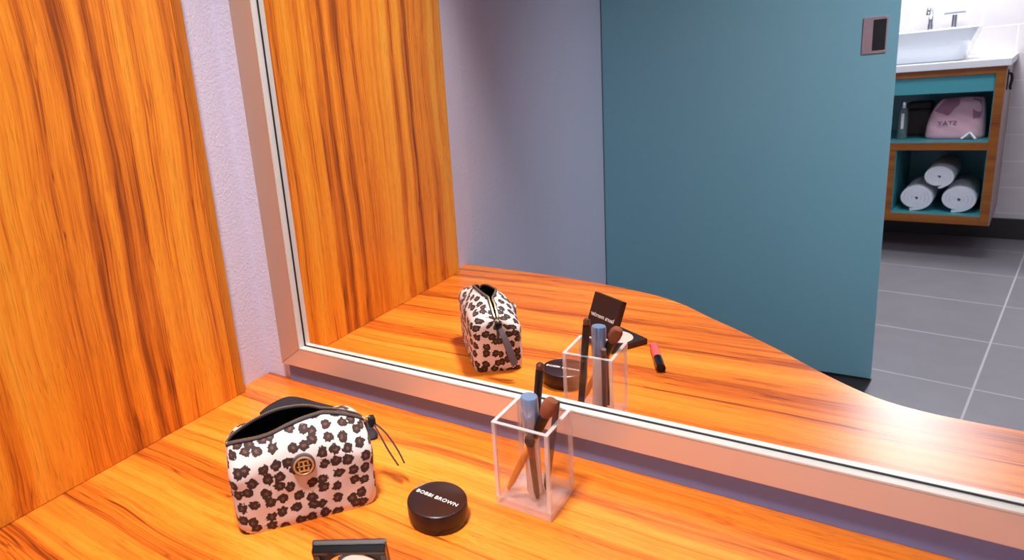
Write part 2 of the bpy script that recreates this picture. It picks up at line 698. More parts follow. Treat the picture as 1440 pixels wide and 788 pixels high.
# sliding teal door
d = bpy.data.objects.new('door_1', None)
COL.objects.link(d)
struct(d, 'teal sliding door half open in front of the bathroom')
d.location = (.04, DY, 0)
boxo('door_leaf', M['teal'], (-.106, .852, -.042, 0, ZF + .012, 1.45), d, bevel=.002)
pull = boxo('flush_pull', M['steel'], (.757, .822, -.001, .0035, .424, .541), d, bevel=.001)
pull['label'] = 'satin steel flush pull'
bm = bmesh.new()
box(bm, .784, .818, .0030, .0045, .434, .532, bevel=.0005)
rec = finish(bm, 'pull_recess', M['black'], pull)
bm = bmesh.new()
for sx, sz in ((.763, .430), (.763, .535), (.817, .430), (.817, .5365)):
    lathe(bm, [(.0022, .003), (.0022, .0045), (.001, .005)], 10, (sx, 0, sz), (0, 1, 0))
finish(bm, 'screw', M['steel'], pull)

# ------------------------------------------------------------------ wood wall panel
t = thing('wood_wall_panel', 'tall orange zebra-grained wood panel fixed to the left wall above the desk', 'wall panel', (0, 0, 0))
boxo('panel_board', M['panel'], (.0005, .020, -.650, -.094, .0005, 1.68), t, bevel=.001)
e1 = boxo('edge_band', M['band'], (.0005, .020, -.0935, -.0756, .0005, 1.68), t, bevel=.001)
e1['label'] = 'darker vertical edge strip'
boxo('edge_band', M['panel'], (.0005, .020, -.666, -.6505, .0005, 1.68), t, bevel=.001)

# ------------------------------------------------------------------ desk
front = [(0, -.737), (.10, -.725), (.26, -.709), (.388, -.685), (.476, -.661), (.53, -.640), (.582, -.606), (.637, -.556), (.706, -.498), (.767, -.441), (.826, -.381), (.875, -.338), (.909, -.318), (.944, -.3075), (.98, -.303), (1.04, -.3005), (1.3, -.299), (2.2, -.298)]
edge = [(p.x, p.y) for p in spline([(x, y, 0) for x, y in front], 6)]
t = thing('built_in_desk', 'orange wood vanity desktop with a curved front edge below the mirror', 'desk', (0, 0, 0))
bm = bmesh.new()
prism(bm, edge + [(2.2, .0015), (.0003, .0015)], -.028, 0)
es = [e for e in bm.edges if all(abs(v.co.z) < 1e-6 for v in e.verts) and not any(v.co.y > 0 for v in e.verts)]
bmesh.ops.bevel(bm, geom=es, offset=.0025, segments=3, affect='EDGES', profile=.5)
finish(bm, 'desktop', M['desk'], t)
bm = bmesh.new()
inner = [(x, y + .03) for x, y in edge]
prism(bm, [(.02, -.70)] + [q for q in inner if .03 < q[0] < 2.1] + [(2.1, -.24)] + [(q[0], q[1] + .02) for q in reversed(inner) if .03 < q[0] < 2.1] + [(.02, -.68)], -.10, -.0285)
finish(bm, 'apron', M['desk_edge'], t)
boxo('wall_batten', M['desk_edge'], (.02, 2.1, -.03, .0015, -.09, -.0285), t)

# ------------------------------------------------------------------ mirror on the wall
t = thing('wall_mirror', 'large wall mirror in a brushed pinkish metal frame above the desk', 'mirror', (0, 0, 0))
X0, X1, Z0, Z1 = .0538, 2.10, .0344, 1.50          # outer edge of the frame
A0, A1, B0, B1 = .1053, 2.05, .0719, 1.45          # sight edge
YF = -.0125


def quadbar(name, mat, a, b_, c_, d_, parent, bev=.0012):
    """a mitred frame rail: outer a-b, inner d-c in (x, z); front at YF, back at wall"""
    bm = bmesh.new()
    lo = [bm.verts.new((x, YF, z)) for x, z in (a, b_, c_, d_)]
    hi = [bm.verts.new((x, .0012, z)) for x, z in (a, b_, c_, d_)]
    bm.faces.new(lo)
    bm.faces.new(hi[::-1])
    for i in range(4):
        j = (i + 1) % 4
        bm.faces.new((lo[j], lo[i], hi[i], hi[j]))
    bmesh.ops.bevel(bm, geom=[e for e in bm.edges if all(abs(v.co.y - YF) < 1e-6 for v in e.verts)], offset=bev, segments=2, affect='EDGES')
    return finish(bm, name, mat, parent)


lw = .0022
quadbar('frame_rail', M['frame'], (X0, Z0), (X1, Z0), (A1 + lw, B0 - lw), (A0 - lw, B0 - lw), t)
quadbar('frame_rail', M['frame'], (X0, Z1), (X1, Z1), (A1 + lw, B1 + lw), (A0 - lw, B1 + lw), t)
quadbar('frame_rail', M['frame_v'], (X0, Z0), (A0 - lw, B0 - lw), (A0 - lw, B1 + lw), (X0, Z1), t)
quadbar('frame_rail', M['frame_v'], (X1, Z0), (A1 + lw, B0 - lw), (A1 + lw, B1 + lw), (X1, Z1), t)


def ring_xz(bm, o_, i_, y0, y1):
    (x0, x1, z0, z1), (a0, a1, b0, b1) = o_, i_
    O = [(x0, z0), (x1, z0), (x1, z1), (x0, z1)]
    I = [(a0, b0), (a1, b0), (a1, b1), (a0, b1)]
    v = {}
    for k, y in (('f', y0), ('b', y1)):
        for nm, L in (('o', O), ('i', I)):
            v[k + nm] = [bm.verts.new((x, y, z)) for x, z in L]
    for i in range(4):
        j = (i + 1) % 4
        bm.faces.new((v['fo'][i], v['fo'][j], v['fi'][j], v['fi'][i]))
        bm.faces.new((v['bo'][j], v['bo'][i], v['bi'][i], v['bi'][j]))
        bm.faces.new((v['fi'][i], v['fi'][j], v['bi'][j], v['bi'][i]))
        bm.faces.new((v['fo'][j], v['fo'][i], v['bo'][i], v['bo'][j]))


bm = bmesh.new()
ring_xz(bm, (A0 - lw, A1 + lw, B0 - lw, B1 + lw), (A0, A1, B0, B1), YF - .0004, -.0014)
finish(bm, 'frame_lip', M['lip'], t)['label'] = 'pale inner lip of the frame'
bm = bmesh.new()
ring_xz(bm, (A0 - lw, A1 + lw, B0 - lw, B1 + lw), (A0 + .0014, A1 - .0014, B0 + .0014, B1 - .0014), -.0013, -.0001)
finish(bm, 'gasket', M['gasket'], t)
boxo('shade_strip', M['backing'], (.0615, 2.09, -.0030, .0014, .0006, Z0 + .004), t)['label'] = 'dark strip added to deepen the shade under the frame'  # added strip; its dark colour deepens the shade between frame and desk
boxo('mirror_glass', M['mirror'], (A0 - .002, A1 + .002, 0, .0018, B0 - .002, B1 + .002), t)

# ------------------------------------------------------------------ leopard pouch
e_ = Vector((.616, .787, 0))
n_ = Vector((.787, -.616, 0))
pL = Vector((.3140, -.3350, 0))
pc = pL + e_ * .0785 - n_ * .041
HL, HD = .0860, .0430


def pouch_top(x):
    """height of the zip line at local x"""
    u = x / HL
    return .1200 - .022 * max(0, -u - .12) ** 1.5 - .028 * max(0, u - .05) ** 1.9


def pouch_gap(x):
    u = max(-1, min(1, x / (HL * .98)))
    g = .017 * (max(0, 1 - ((u + .30) / .70) ** 2)) ** .7 if u < .40 else 0
    return max(g, .0016)


NS = 96


def rrect(k):
    """unit rounded rectangle, returns (x, y) for ring index k, denser on the long sides"""
    a = 2 * PI * k / NS
    c, s = math.cos(a), math.sin(a)
    p = 8
    r = (abs(c) ** p + abs(s) ** p) ** (-1 / p)
    return c * r, s * r


def pouch_point(k, tt, inset=0.0):
    bx, by = rrect(k)
    bulge = math.sin(PI * min(1, tt / .9)) if tt < .9 else 0
    hl = (HL - inset) * (.985 + .03 * math.sin(PI * tt * .7))
    hd = (HD - inset) * (1 + .03 * math.sin(PI * tt * .9))
    x0, y0 = bx * hl, by * hd
    tx = bx * HL * .965
    # the ring of the opening: front and back lips follow the gap, the ends close
    sgn = 1 if by >= 0 else -1
    ty = sgn * pouch_gap(tx) * min(1, abs(by) * 1.0 + .0)
    w = max(0, (tt - .60) / .40)
    w = w * w * (3 - 2 * w) * .25 + .75 * w ** 2.3
    x = x0 * (1 - w) + tx * w
    y = y0 * (1 - w) + ty * w
    ztop = pouch_top(tx)
    if abs(by) < .93:
        ztop -= .006 * (1 - abs(by) / .93)
    z = ztop * (1 - (1 - tt) ** 1.12)
    if by < 0:
        z -= .007 * w * math.exp(-((tx + .035) / .03) ** 2)
    else:
        z += .002 * w * math.exp(-((tx - .005) / .06) ** 2)
    if by > 0 and .6 < tt < .975:
        ear = math.exp(-((abs(tx) - .066) / .020) ** 2) * math.sin(PI * (tt - .6) / .375)
        z += .0105 * ear
        y += .003 * ear
    if tt < .06:
        f = 1 - .03 * (1 - tt / .06)
        x, y = x * f, y * f
    # soft dents
    d_ = .0012 * math.sin(x * 120 + 1.3) * math.sin(z * 95 + x * 40) * math.sin(PI * tt)
    return Vector((x * (1 + d_ * 4), y + (d_ if y > 0 else -d_), z))


pouch = thing('makeup_pouch', 'leopard-print fabric makeup pouch standing open on the desk', 'pouch', pc, math.atan2(e_.y, e_.x))
bm = bmesh.new()
uvl = bm.loops.layers.uv.new('UVMap')
NT = 30
rows = []
for i in range(NT + 1):
    rows.append([bm.verts.new(pouch_point(k, i / NT)) for k in range(NS)])
per = [0]
for k in range(NS):
    per.append(per[-1] + (rows[8][(k + 1) % NS].co - rows[8][k].co).length)
arc = [[0] * (NS + 1) for _ in range(NT + 1)]
for i in range(1, NT + 1):
    for k in range(NS + 1):
        arc[i][k] = arc[i - 1][k] + (rows[i][k % NS].co - rows[i - 1][k % NS].co).length
for i in range(NT):
    for k in range(NS):
        j = (k + 1) % NS
        f = bm.faces.new((rows[i][k], rows[i][j], rows[i + 1][j], rows[i + 1][k]))
        for lp, (ii, kk) in zip(f.loops, ((i, k), (i, k + 1), (i + 1, k + 1), (i + 1, k))):
            lp[uvl].uv = (per[kk], arc[ii][kk])
f = bm.faces.new(rows[0][::-1])
for lp in f.loops:
    lp[uvl].uv = (lp.vert.co.x, lp.vert.co.y)
body = finish(bm, 'pouch_body', M['leopard'], pouch, smooth=True)
# black lining inside
bm = bmesh.new()
rows = []
for i in range(NT + 1):
    tt = 1 - i / NT
    rows.append([bm.verts.new(pouch_point(k, max(tt, .03), .004) * (1 if i else 1) - Vector((0, 0, .0008))) for k in range(NS)])
for r_ in rows[1:]:
    for v in r_:
        v.co.y *= .9
        v.co.x *= .985
for a, b_ in zip(rows, rows[1:]):
    for k in range(NS):
        j = (k + 1) % NS
        bm.faces.new((a[k], a[j], b_[j], b_[k]))
bm.faces.new(rows[-1])
finish(bm, 'pouch_lining', M['lining'], pouch, smooth=True)['label'] = 'black lining inside the open top'
# zip tapes and teeth along both lips
tp = bmesh.new()
th_ = bmesh.new()
for sgn in (1, -1):
    ks = [k for k in range(NS) if rrect(k)[1] * sgn > .30]
    path = [pouch_point(k, .985) + Vector((0, 0, .0008)) for k in ks]
    path = spline(path, 2)
    tube(tp, path, .0021, 8)
    # even spacing of the teeth
    acc, nxt = 0, 0
    for p, q in zip(path, path[1:]):
        L = (q - p).length
        while nxt <= acc + L:
            c = p.lerp(q, (nxt - acc) / max(L, 1e-9)) + Vector((0, -sgn * .0009, .0017))
            dx = (q - p).normalized()
            r = bmesh.ops.create_cube(th_, size=1)
            rot = dx.to_track_quat('X', 'Z').to_matrix()
            for v in r['verts']:
                v.co = c + rot @ Vector((v.co.x * .00125, v.co.y * .0024, v.co.z * .0014))
            nxt += .0022
        acc += L
finish(tp, 'zip_tape', M['tape'], pouch, smooth=True)
finish(th_, 'zip_teeth', M['teeth'], pouch)
# zip running on down the right-hand end, with slider and leather pull
bm = bmesh.new()
ktip = 0
endpath = [pouch_point(0, q / 20) + Vector((.0008, 0, 0)) for q in range(20, 11, -1)]
tube(bm, endpath, .0024, 8)
finish(bm, 'end_zip', M['tape'], pouch, smooth=True)
tip = pouch_point(0, 1.0)
bm = bmesh.new()
box(bm, tip.x - .004, tip.x + .005, -.0032, .0032, tip.z - .001, tip.z + .0042, bevel=.0012)
sl = finish(bm, 'zip_slider', M['gold'], pouch)
a0 = Vector((tip.x + .004, 0, tip.z + .003))
bm = bmesh.new()
tube(bm, spline([a0, a0 + Vector((.004, -.0005, .0015)), a0 + Vector((.008, -.001, -.003))], 5), .0012, 6)
finish(bm, 'pull_wire', M['gold'], sl, smooth=True)
wide = Vector((.198, .815, -.543))
bm = bmesh.new()
box(bm, a0.x + .004, a0.x + .0125, -.0060, .0050, a0.z - .0120, a0.z + .0005, bevel=.0018)
finish(bm, 'pull_knot', M['lining'], sl)
for E_, bow in ((Vector((.1275, -.0190, .0300)), .003), (Vector((.1195, -.0185, .0285)), -.002)):
    s0 = a0 + Vector((.0085, -.001, -.006))
    pts = spline([s0, s0.lerp(E_, .35) + Vector((bow, 0, .004)), s0.lerp(E_, .7) + Vector((bow, 0, .002)), E_], 6)
    bm = bmesh.new()
    prev = None
    for i, p in enumerate(pts):
        w_ = wide * (.0030 + .0026 * min(1, i / 8))
        tn = (pts[min(i + 1, len(pts) - 1)] - pts[max(i - 1, 0)]).normalized().cross(wide).normalized() * .0011
        fr = [bm.verts.new(q) for q in (p - w_ - tn, p + w_ - tn, p + w_ + tn, p - w_ + tn)]
        if prev:
            for i2 in range(4):
                j2 = (i2 + 1) % 4
                bm.faces.new((prev[i2], prev[j2], fr[j2], fr[i2]))
        else:
            bm.faces.new(fr)
        prev = fr
    bm.faces.new(prev[::-1])
    finish(bm, 'pull_tab', M['leather'], sl)['label'] = 'thin leather strip of the zip pull'
# round gold medallion with two mirrored T shapes
ex = .0020
ez = .0765
med = bpy.data.objects.new('medallion', None)
COL.objects.link(med)
med.parent = pouch
# seat the medallion on the sloping front panel
best = min(((pouch_point(k, q / 60), k, q) for k in range(NS // 2, NS) for q in range(18, 52)), key=lambda w: (w[0].x - ex) ** 2 + (w[0].z - ez) ** 2)
P0, k0, q0 = best
tz = (pouch_point(k0, (q0 + 1) / 60) - pouch_point(k0, (q0 - 1) / 60)).normalized()
txv = (pouch_point(k0 + 1, q0 / 60) - pouch_point(k0 - 1, q0 / 60)).normalized()
nn = txv.cross(tz).normalized()
if nn.y > 0:
    nn = -nn
xx = tz.cross(nn).normalized()
med.matrix_local = Matrix(((xx.x, tz.x, nn.x, P0.x), (xx.y, tz.y, nn.y, P0.y), (xx.z, tz.z, nn.z, P0.z), (0, 0, 0, 1)))
bm = bmesh.new()
lathe(bm, [(.0140, -.0025), (.0140, .0012), (.0134, .0018)], 40)
finish(bm, 'backing', M['leather'], med, smooth=True, angle=.6)
bm = bmesh.new()
lathe(bm, [(.0122, .0010), (.0122, .0030), (.0114, .0036), (.0102, .0036), (.0096, .0022)], 40, cap=False)
finish(bm, 'rim', M['gold'], med, smooth=True, angle=.6)
bm = bmesh.new()
lathe(bm, [(.0098, .0012), (.0098, .0024)], 40)
finish(bm, 'plate', M['darkmetal'], med)
bm = bmesh.new()
for s_ in (1, -1):
    a_, b_ = sorted((s_ * .0008, s_ * .0072))
    box(bm, -.0062, .0062, s_ * .0064 - .0009, s_ * .0064 + .0009, .0022, .0033)
    box(bm, -.0010, .0010, a_, b_, .0022, .0034)
    for q in (1, -1):
        c_, d_ = sorted((s_ * .0018, s_ * .0060))
        box(bm, q * .0053 - .0010, q * .0053 + .0010, c_, d_, .0022, .0033)
box(bm, -.0080, .0080, -.0006, .0006, .0022, .0032)
finish(bm, 'emblem', M['gold'], med)

# ------------------------------------------------------------------ black cloth bag behind the pouch
outl = [(.107, -.122), (.101, -.098), (.105, -.064), (.125, -.052), (.178, -.050), (.225, -.048), (.272, -.056), (.300, -.070), (.322, -.086), (.318, -.100), (.286, -.110), (.245, -.118), (.200, -.124), (.15, -.127)]
outl = [(p.x, p.y) for p in spline([(x, y, 0) for x, y in outl + outl[:1]], 6)][:-1]
bagc = Vector((.205, -.088, 0))
dust = thing('cloth_bag', 'black soft cloth bag lying flat behind the leopard pouch', 'bag', bagc)
bm = bmesh.new()
rings = []
NR = 14
for r in range(NR):
    q = r / (NR - 1)
    s_ = 1 - q * .97
    ring = []
    for i, (x, y) in enumerate(outl):
        px_, py_ = (x - bagc.x) * s_, (y - bagc.y) * s_
        h = .0085 * (1 - (1 - q) ** 2.2)
        h += .0028 * q * (1 - q) * 4 * math.sin(i * .55 + q * 5) + .002 * math.sin(px_ * 130) * math.sin(py_ * 150 + 1) * min(1, q * 3)
        ring.append(bm.verts.new((px_, py_, .0032 + max(h, 0))))
    rings.append(ring)
base = [bm.verts.new(((x - bagc.x) * .985, (y - bagc.y) * .985, .0006)) for x, y in outl]
n = len(outl)
for a, b_ in zip([base] + rings, rings):
    for i in range(n):
        j = (i + 1) % n
        bm.faces.new((a[i], a[j], b_[j], b_[i]))
bm.faces.new(base[::-1])
bm.faces.new(rings[-1])
finish(bm, 'bag_body', M['dustbag'], dust, smooth=True)
# ------------------------------------------------------------------ round compact
t = thing('round_compact', 'round dark brown powder jar with a white printed name on its lid', 'compact', (.4930, -.1935, 0))
bm = bmesh.new()
R_ = .0352
lathe(bm, [(R_ - .003, 0), (R_ - .0012, .0006), (R_ - .0010, .0065), (R_ - .0018, .0072)], 64)
finish(bm, 'jar_base', M['compact'], t, smooth=True, angle=.5)
bm = bmesh.new()
lathe(bm, [(R_ - .0004, .0074), (R_, .0080), (R_, .0225), (R_ - .0008, .0240), (R_ - .0020, .0246), (R_ - .0026, .0243), (.001, .0243)], 64)
finish(bm, 'lid', M['compact'], t, smooth=True, angle=.5)
lettering('lid_lettering', 'BOBBI BROWN', .0078, M['print'], t, Matrix.Translation((-.0010, .0015, .0244)) @ Matrix.Rotation(-.03, 4, 'Z'), .00015, 1.1, .00008)

# ------------------------------------------------------------------ open square compact in the foreground
ph, psi = .556, .35
hinge = Vector((.4955, -.3405, 0))
pal = thing('powder_compact', 'open black square mirrored compact at the front of the desk', 'compact', hinge, ph)
w2 = .0350
hh = .083
# base lies towards the viewer (local -y)
bm = bmesh.new()
box(bm, -w2, w2, -.080, -.002, 0, .011, bevel=.0022)
finish(bm, 'compact_base', M['palette'], pal)
bm = bmesh.new()
lathe(bm, [(.0285, .0108), (.0285, .0114), (.027, .0116)], 48, (0, -.041, 0))
finish(bm, 'powder_pan', M['powder'], pal, smooth=True, angle=.5)
bm = bmesh.new()
lathe(bm, [(.0026, -.022), (.0026, .022)], 16, (0, .0005, .0118), (1, 0, 0))
finish(bm, 'hinge', M['blackgloss'], pal, smooth=True, angle=.5)
lid = bpy.data.objects.new('compact_lid', None)
COL.objects.link(lid)
lid.parent = pal
lid.matrix_local = Matrix.Translation((0, 0, .013)) @ Matrix.Rotation(psi, 4, 'X')   # local z runs up the lid, -y is its inner side
bm = bmesh.new()
box(bm, -w2, w2, -.0015, .0045, 0, hh, bevel=.0018)
finish(bm, 'lid_shell', M['palette'], lid)
bm = bmesh.new()
for b_ in ((-w2 + .0005, w2 - .0005, -.0085, -.0008, hh - .0065, hh - .0008), (-w2 + .0005, w2 - .0005, -.0085, -.0008, .0008, .0065), (-w2 + .0005, -w2 + .006, -.0085, -.0008, .006, hh - .006), (w2 - .006, w2 - .0005, -.0085, -.0008, .006, hh - .006)):
    box(bm, *b_, bevel=.0012)
finish(bm, 'lid_rim', M['blackgloss'], lid)
bm = bmesh.new()
lathe(bm, [(.0275, 0), (.0275, .0012), (.0265, .0016)], 48, (0, -.0012, hh * .5), (0, -1, 0))
finish(bm, 'lid_mirror', M['mirror'], lid, smooth=True, angle=.5)
lettering('lid_lettering', 'laura mercier', .0105, M['print'], lid, Matrix.Translation((0, .0046, .044)) @ Matrix.Rotation(PI, 4, 'Z') @ Matrix.Rotation(PI / 2, 4, 'X'), .00012, 1.05, .0001)

# ------------------------------------------------------------------ lip gloss
g0, g1 = Vector((.582, -.372, .0072)), Vector((.617, -.2855, .0072))
t = thing('lip_gloss', 'coral pink lip gloss tube with a black cap lying on the desk', 'lip gloss', g0, math.atan2((g1 - g0).y, (g1 - g0).x))
L = (g1 - g0).length
bm = bmesh.new()
lathe(bm, [(.0035, 0), (.0066, .002), (.0068, L * .56), (.0052, L * .57)], 24, (0, 0, 0), (1, 0, 0))
finish(bm, 'gloss_tube', M['pink'], t, smooth=True, angle=.5)
bm = bmesh.new()
lathe(bm, [(.0060, L * .57), (.0071, L * .58), (.0071, L - .001), (.0062, L)], 24, (0, 0, 0), (1, 0, 0))
finish(bm, 'cap', M['blackgloss'], t, smooth=True, angle=.5)

# ------------------------------------------------------------------ acrylic cup and what stands in it
CU = Vector((.5755, -.1055, 0))
CA = -.0119
cup = thing('acrylic_brush_holder', 'square clear acrylic brush holder beside the mirror', 'brush holder', CU, CA)
hs, ht, wt, bt = .0345, .1090, .0044, .0115
bm = bmesh.new()
for sx, sy in ((1, 0), (-1, 0), (0, 1), (0, -1)):
    w_ = hs - wt
    if sx:
        box(bm, min(sx * w_, sx * hs), max(sx * w_, sx * hs), -w_ + .0001, w_ - .0001, bt, ht - .0012)
    else:
        box(bm, -w_ + .0001, w_ - .0001, min(sy * w_, sy * hs), max(sy * w_, sy * hs), bt, ht - .0012)
finish(bm, 'holder_walls', M['acrylic'], cup)
bm = bmesh.new()
box(bm, -hs, hs, -hs, hs, .0004, bt - .0001, bevel=.0008)
finish(bm, 'holder_base', M['acrylic_base'], cup)['label'] = 'thick cloudy base'
bm = bmesh.new()
O = [bm.verts.new((sx * hs, sy * hs, z)) for z in (ht - .0011, ht) for sx, sy in ((-1, -1), (1, -1), (1, 1), (-1, 1))]
I = [bm.verts.new((sx * (hs - wt), sy * (hs - wt), z)) for z in (ht - .0011, ht) for sx, sy in ((-1, -1), (1, -1), (1, 1), (-1, 1))]
for i in range(4):
    j = (i + 1) % 4
    bm.faces.new((O[i], O[j], O[4 + j], O[4 + i]))
    bm.faces.new((I[j], I[i], I[4 + i], I[4 + j]))
    bm.faces.new((O[4 + i], O[4 + j], I[4 + j], I[4 + i]))
    bm.faces.new((O[j], O[i], I[i], I[j]))
finish(bm, 'rim', M['acrylic_edge'], cup)['label'] = 'polished pale rim'
for sx, sy in ((-1, -1), (1, -1), (1, 1), (-1, 1)):
    xs, ys = sorted((sx * hs, sx * (hs - wt))), sorted((sy * hs, sy * (hs - wt)))
    boxo('corner_edge', M['acrylic_edge'], (xs[0], xs[1], ys[0], ys[1], bt, ht - .0012), cup, bevel=.0006)


def stick(name, label, cat, a, b_, parts, group='make-up tools in the acrylic holder'):
    """parts: (part name, material, [(radius, fraction of the length)])"""
    a, b_ = Vector(a), Vector(b_)
    t_ = thing(name, label, cat, a)
    t_['group'] = group
    ax = b_ - a
    for pn, mt, prof in parts:
        bm_ = bmesh.new()
        lathe(bm_, [(r, f_ * ax.length) for r, f_ in prof], 20, (0, 0, 0), ax)
        finish(bm_, pn, mt, t_, smooth=True, angle=.6)
    return t_


zb = bt + .0022
stick('lip_tube', 'frosted tube with a shiny blue-silver cap in the acrylic holder', 'lip tube', (.5770, -.1100, zb - .002), (.5780, -.1150, .138),
      [('tube_body', M['tube'], [(.0078, 0), (.0092, .02), (.0085, .60), (.0065, .64)]),
       ('cap', M['bluecap'], [(.0096, .645), (.0100, .655), (.0100, .985), (.0092, 1.0)])])
stick('eye_pencil', 'tall slim black pencil, the highest in the acrylic holder', 'pencil', (.5600, -.0830, zb), (.5759, -.0763, .162),
      [('pencil_body', M['blackpaint'], [(.0024, 0), (.0046, .03), (.0050, .93), (.0047, .95)]),
       ('end_cap', M['copper'], [(.0048, .951), (.0048, .985), (.0032, 1.0)])])
stick('makeup_brush', 'brush with red-brown bristles and a black ferrule leaning in the acrylic holder', 'brush', (.5490, -.1230, zb), (.6060, -.1130, .140),
      [('handle', M['lightwood'], [(.0020, 0), (.0038, .1), (.0044, .50), (.0040, .60)]),
       ('ferrule', M['blackpaint'], [(.0044, .601), (.0056, .68), (.0060, .82)]),
       ('bristles', M['bristle'], [(.0058, .822), (.0085, .88), (.0086, .95), (.0060, .99), (.002, 1.0)])])
stick('dark_brush', 'short brush with a dark rounded tip low in the acrylic holder', 'brush', (.5860, -.1230, zb), (.5815, -.1275, .096),
      [('handle', M['brownpaint'], [(.0022, 0), (.0034, .1), (.0036, .66)]),
       ('ferrule', M['copper'], [(.0037, .661), (.0044, .84)]),
       ('bristles', M['darkbristle'], [(.0046, .842), (.0060, .90), (.0050, .97), (.0015, 1.0)])])
stick('lip_pencil', 'brown pencil leaning at the mirror side of the acrylic holder', 'pencil', (.5880, -.1030, zb), (.5965, -.0800, .120),
      [('pencil_body', M['brownpaint'], [(.0016, 0), (.0036, .06), (.0036, .96), (.0034, 1.0)])])

# ------------------------------------------------------------------ bathroom vanity (reflected)
van = thing('bathroom_vanity', 'wall-hung wooden bathroom vanity with two open turquoise shelves', 'vanity', BO, TH)
UL, UR, VB = -.95, 0, -.548
ZB, ZT = -.556, .262
bm = bmesh.new()
ft = .040
box(bm, UR - ft, UR - .004, VB, 0, ZB, ZT, bevel=.0015)                # right side
box(bm, UL, UL + ft, VB, 0, ZB, ZT, bevel=.0015)                       # left side
box(bm, UL + ft, UR - ft, VB, 0, ZB, ZB + .045, bevel=.0015)           # bottom
box(bm, UL + ft, UR - ft, VB, 0, ZT - .035, ZT, bevel=.0015)           # top rail
box(bm, -.450, -.412, VB + .02, 0, ZB + .045, -.160, bevel=.0015)      # lower divider
finish(bm, 'carcass', M['cab'], van)
boxo('side_panel', M['side'], (UR - .0039, UR, VB, -.001, ZB, ZT), van, bevel=.0008)['label'] = 'pale brown side panel'
bm = bmesh.new()
box(bm, UL + ft, UR - ft, VB + .01, -.0005, -.158, -.118, bevel=.001)
finish(bm, 'shelf', M['cab'], van)
li = .003
bm = bmesh.new()
box(bm, UL + ft, UR - ft, VB + .012, -.004, -.1178, -.1108)            # upper shelf lining
box(bm, -.4119, UR - ft, VB + .012, -.004, ZB + .0452, ZB + .0522)     # lower floor lining
box(bm, UL + ft, UR - ft, VB, VB + .010, ZB + .045, ZT - .035)         # back
box(bm, -.4119, -.4119 + li, VB + .012, -.012, ZB + .053, -.160)
box(bm, UR - ft - li, UR - ft - .0001, VB + .012, -.012, ZB + .053, -.160)
box(bm, UR - ft - li, UR - ft - .0001, VB + .012, -.012, -.110, ZT - .036)
finish(bm, 'shelf_lining', M['tealbright'], van)['label'] = 'turquoise lining of the open shelves'
boxo('apron', M['tealbright'], (UL + ft + .001, UR - ft - .004, -.030, -.012, .140, ZT - .036), van, bevel=.001)['label'] = 'turquoise strip under the top rail'

ct = boxo('countertop', M['counter'], (UL - .01, UR + .012, VB, .012, ZT + .0006, .298), bevel=.002)
ct.location = BO
ct.rotation_euler = (0, 0, TH)
tag(ct, 'white stone countertop on top of the bathroom vanity', 'countertop')

# basin
bas = thing('wash_basin', 'white rectangular ceramic basin standing on the white countertop', 'basin', bath(-.385, -.235, .2982), TH)
bm = bmesh.new()


def rr_ring(hx, hy, z, rad, n=8):
    out = []
    for cx, cy, a0_ in ((hx - rad, hy - rad, 0), (-hx + rad, hy - rad, PI / 2), (-hx + rad, -hy + rad, PI), (hx - rad, -hy + rad, 3 * PI / 2)):
        for i in range(n + 1):
            a_ = a0_ + PI / 2 * i / n
            out.append(bm.verts.new((cx + rad * math.cos(a_), cy + rad * math.sin(a_), z)))
    return out


prof = [(.200, .120, 0, .05), (.206, .130, .006, .05), (.222, .150, .080, .045), (.228, .158, .096, .04), (.234, .164, .100, .04), (.256, .176, .165, .04), (.253, .173, .169, .038), (.244, .164, .169, .034), (.240, .158, .164, .034), (.222, .140, .05, .05), (.195, .115, .022, .06)]
rgs = [rr_ring(*p) for p in prof]
for a, b_ in zip(rgs, rgs[1:]):
    n = len(a)
    for i in range(n):
        j = (i + 1) % n
        bm.faces.new((a[i], a[j], b_[j], b_[i]))
bm.faces.new(rgs[0][::-1])
bm.faces.new(rgs[-1])
finish(bm, 'basin_bowl', M['ceramic'], bas, smooth=True, angle=.7)
bm = bmesh.new()
lathe(bm, [(.022, .0225), (.022, .0245), (.016, .0255)], 24)
finish(bm, 'drain', M['chrome'], bas, smooth=True, angle=.5)

# faucet: swan-neck spout and separate lever
fa = thing('basin_faucet', 'chrome upright basin faucet behind the white basin', 'faucet', bath(-.365, -.475, .2982), TH)
bm = bmesh.new()
lathe(bm, [(.024, 0), (.024, .006), (.014, .010), (.0135, .20)], 24)
finish(bm, 'spout_pillar', M['chrome'], fa, smooth=True, angle=.5)
bm = bmesh.new()
tube(bm, spline([(0, 0, .19), (0, .004, .25), (0, .035, .29), (0, .09, .29), (0, .115, .262), (0, .118, .25)], 6), .0115, 14)
finish(bm, 'spout', M['chrome'], fa, smooth=True, angle=.6)
lv = thing('tap_lever', 'chrome tap handle with a flat bar top beside the faucet', 'tap handle', bath(-.262, -.475, .2982), TH)
bm = bmesh.new()
lathe(bm, [(.022, 0), (.022, .006), (.013, .010), (.0125, .238)], 24)
finish(bm, 'tap_pillar', M['chrome'], lv, smooth=True, angle=.5)
boxo('lever_bar', M['chrome'], (-.045, .045, -.012, .012, .238, .253), lv, bevel=.004)

# towel hook on the vanity's side
hk = thing('towel_hook', 'small black hook on the side of the vanity below the countertop', 'hook', bath(.0005, -.06, .19), TH)
boxo('hook_plate', M['black'], (0, .004, -.012, .012, -.05, .05), hk, bevel=.001)
bm = bmesh.new()
tube(bm, spline([(.003, 0, .03), (.012, 0, .026), (.016, 0, 0), (.012, 0, -.035), (.016, 0, -.05)], 6), .006, 10)
finish(bm, 'hook_arm', M['black'], hk, smooth=True)


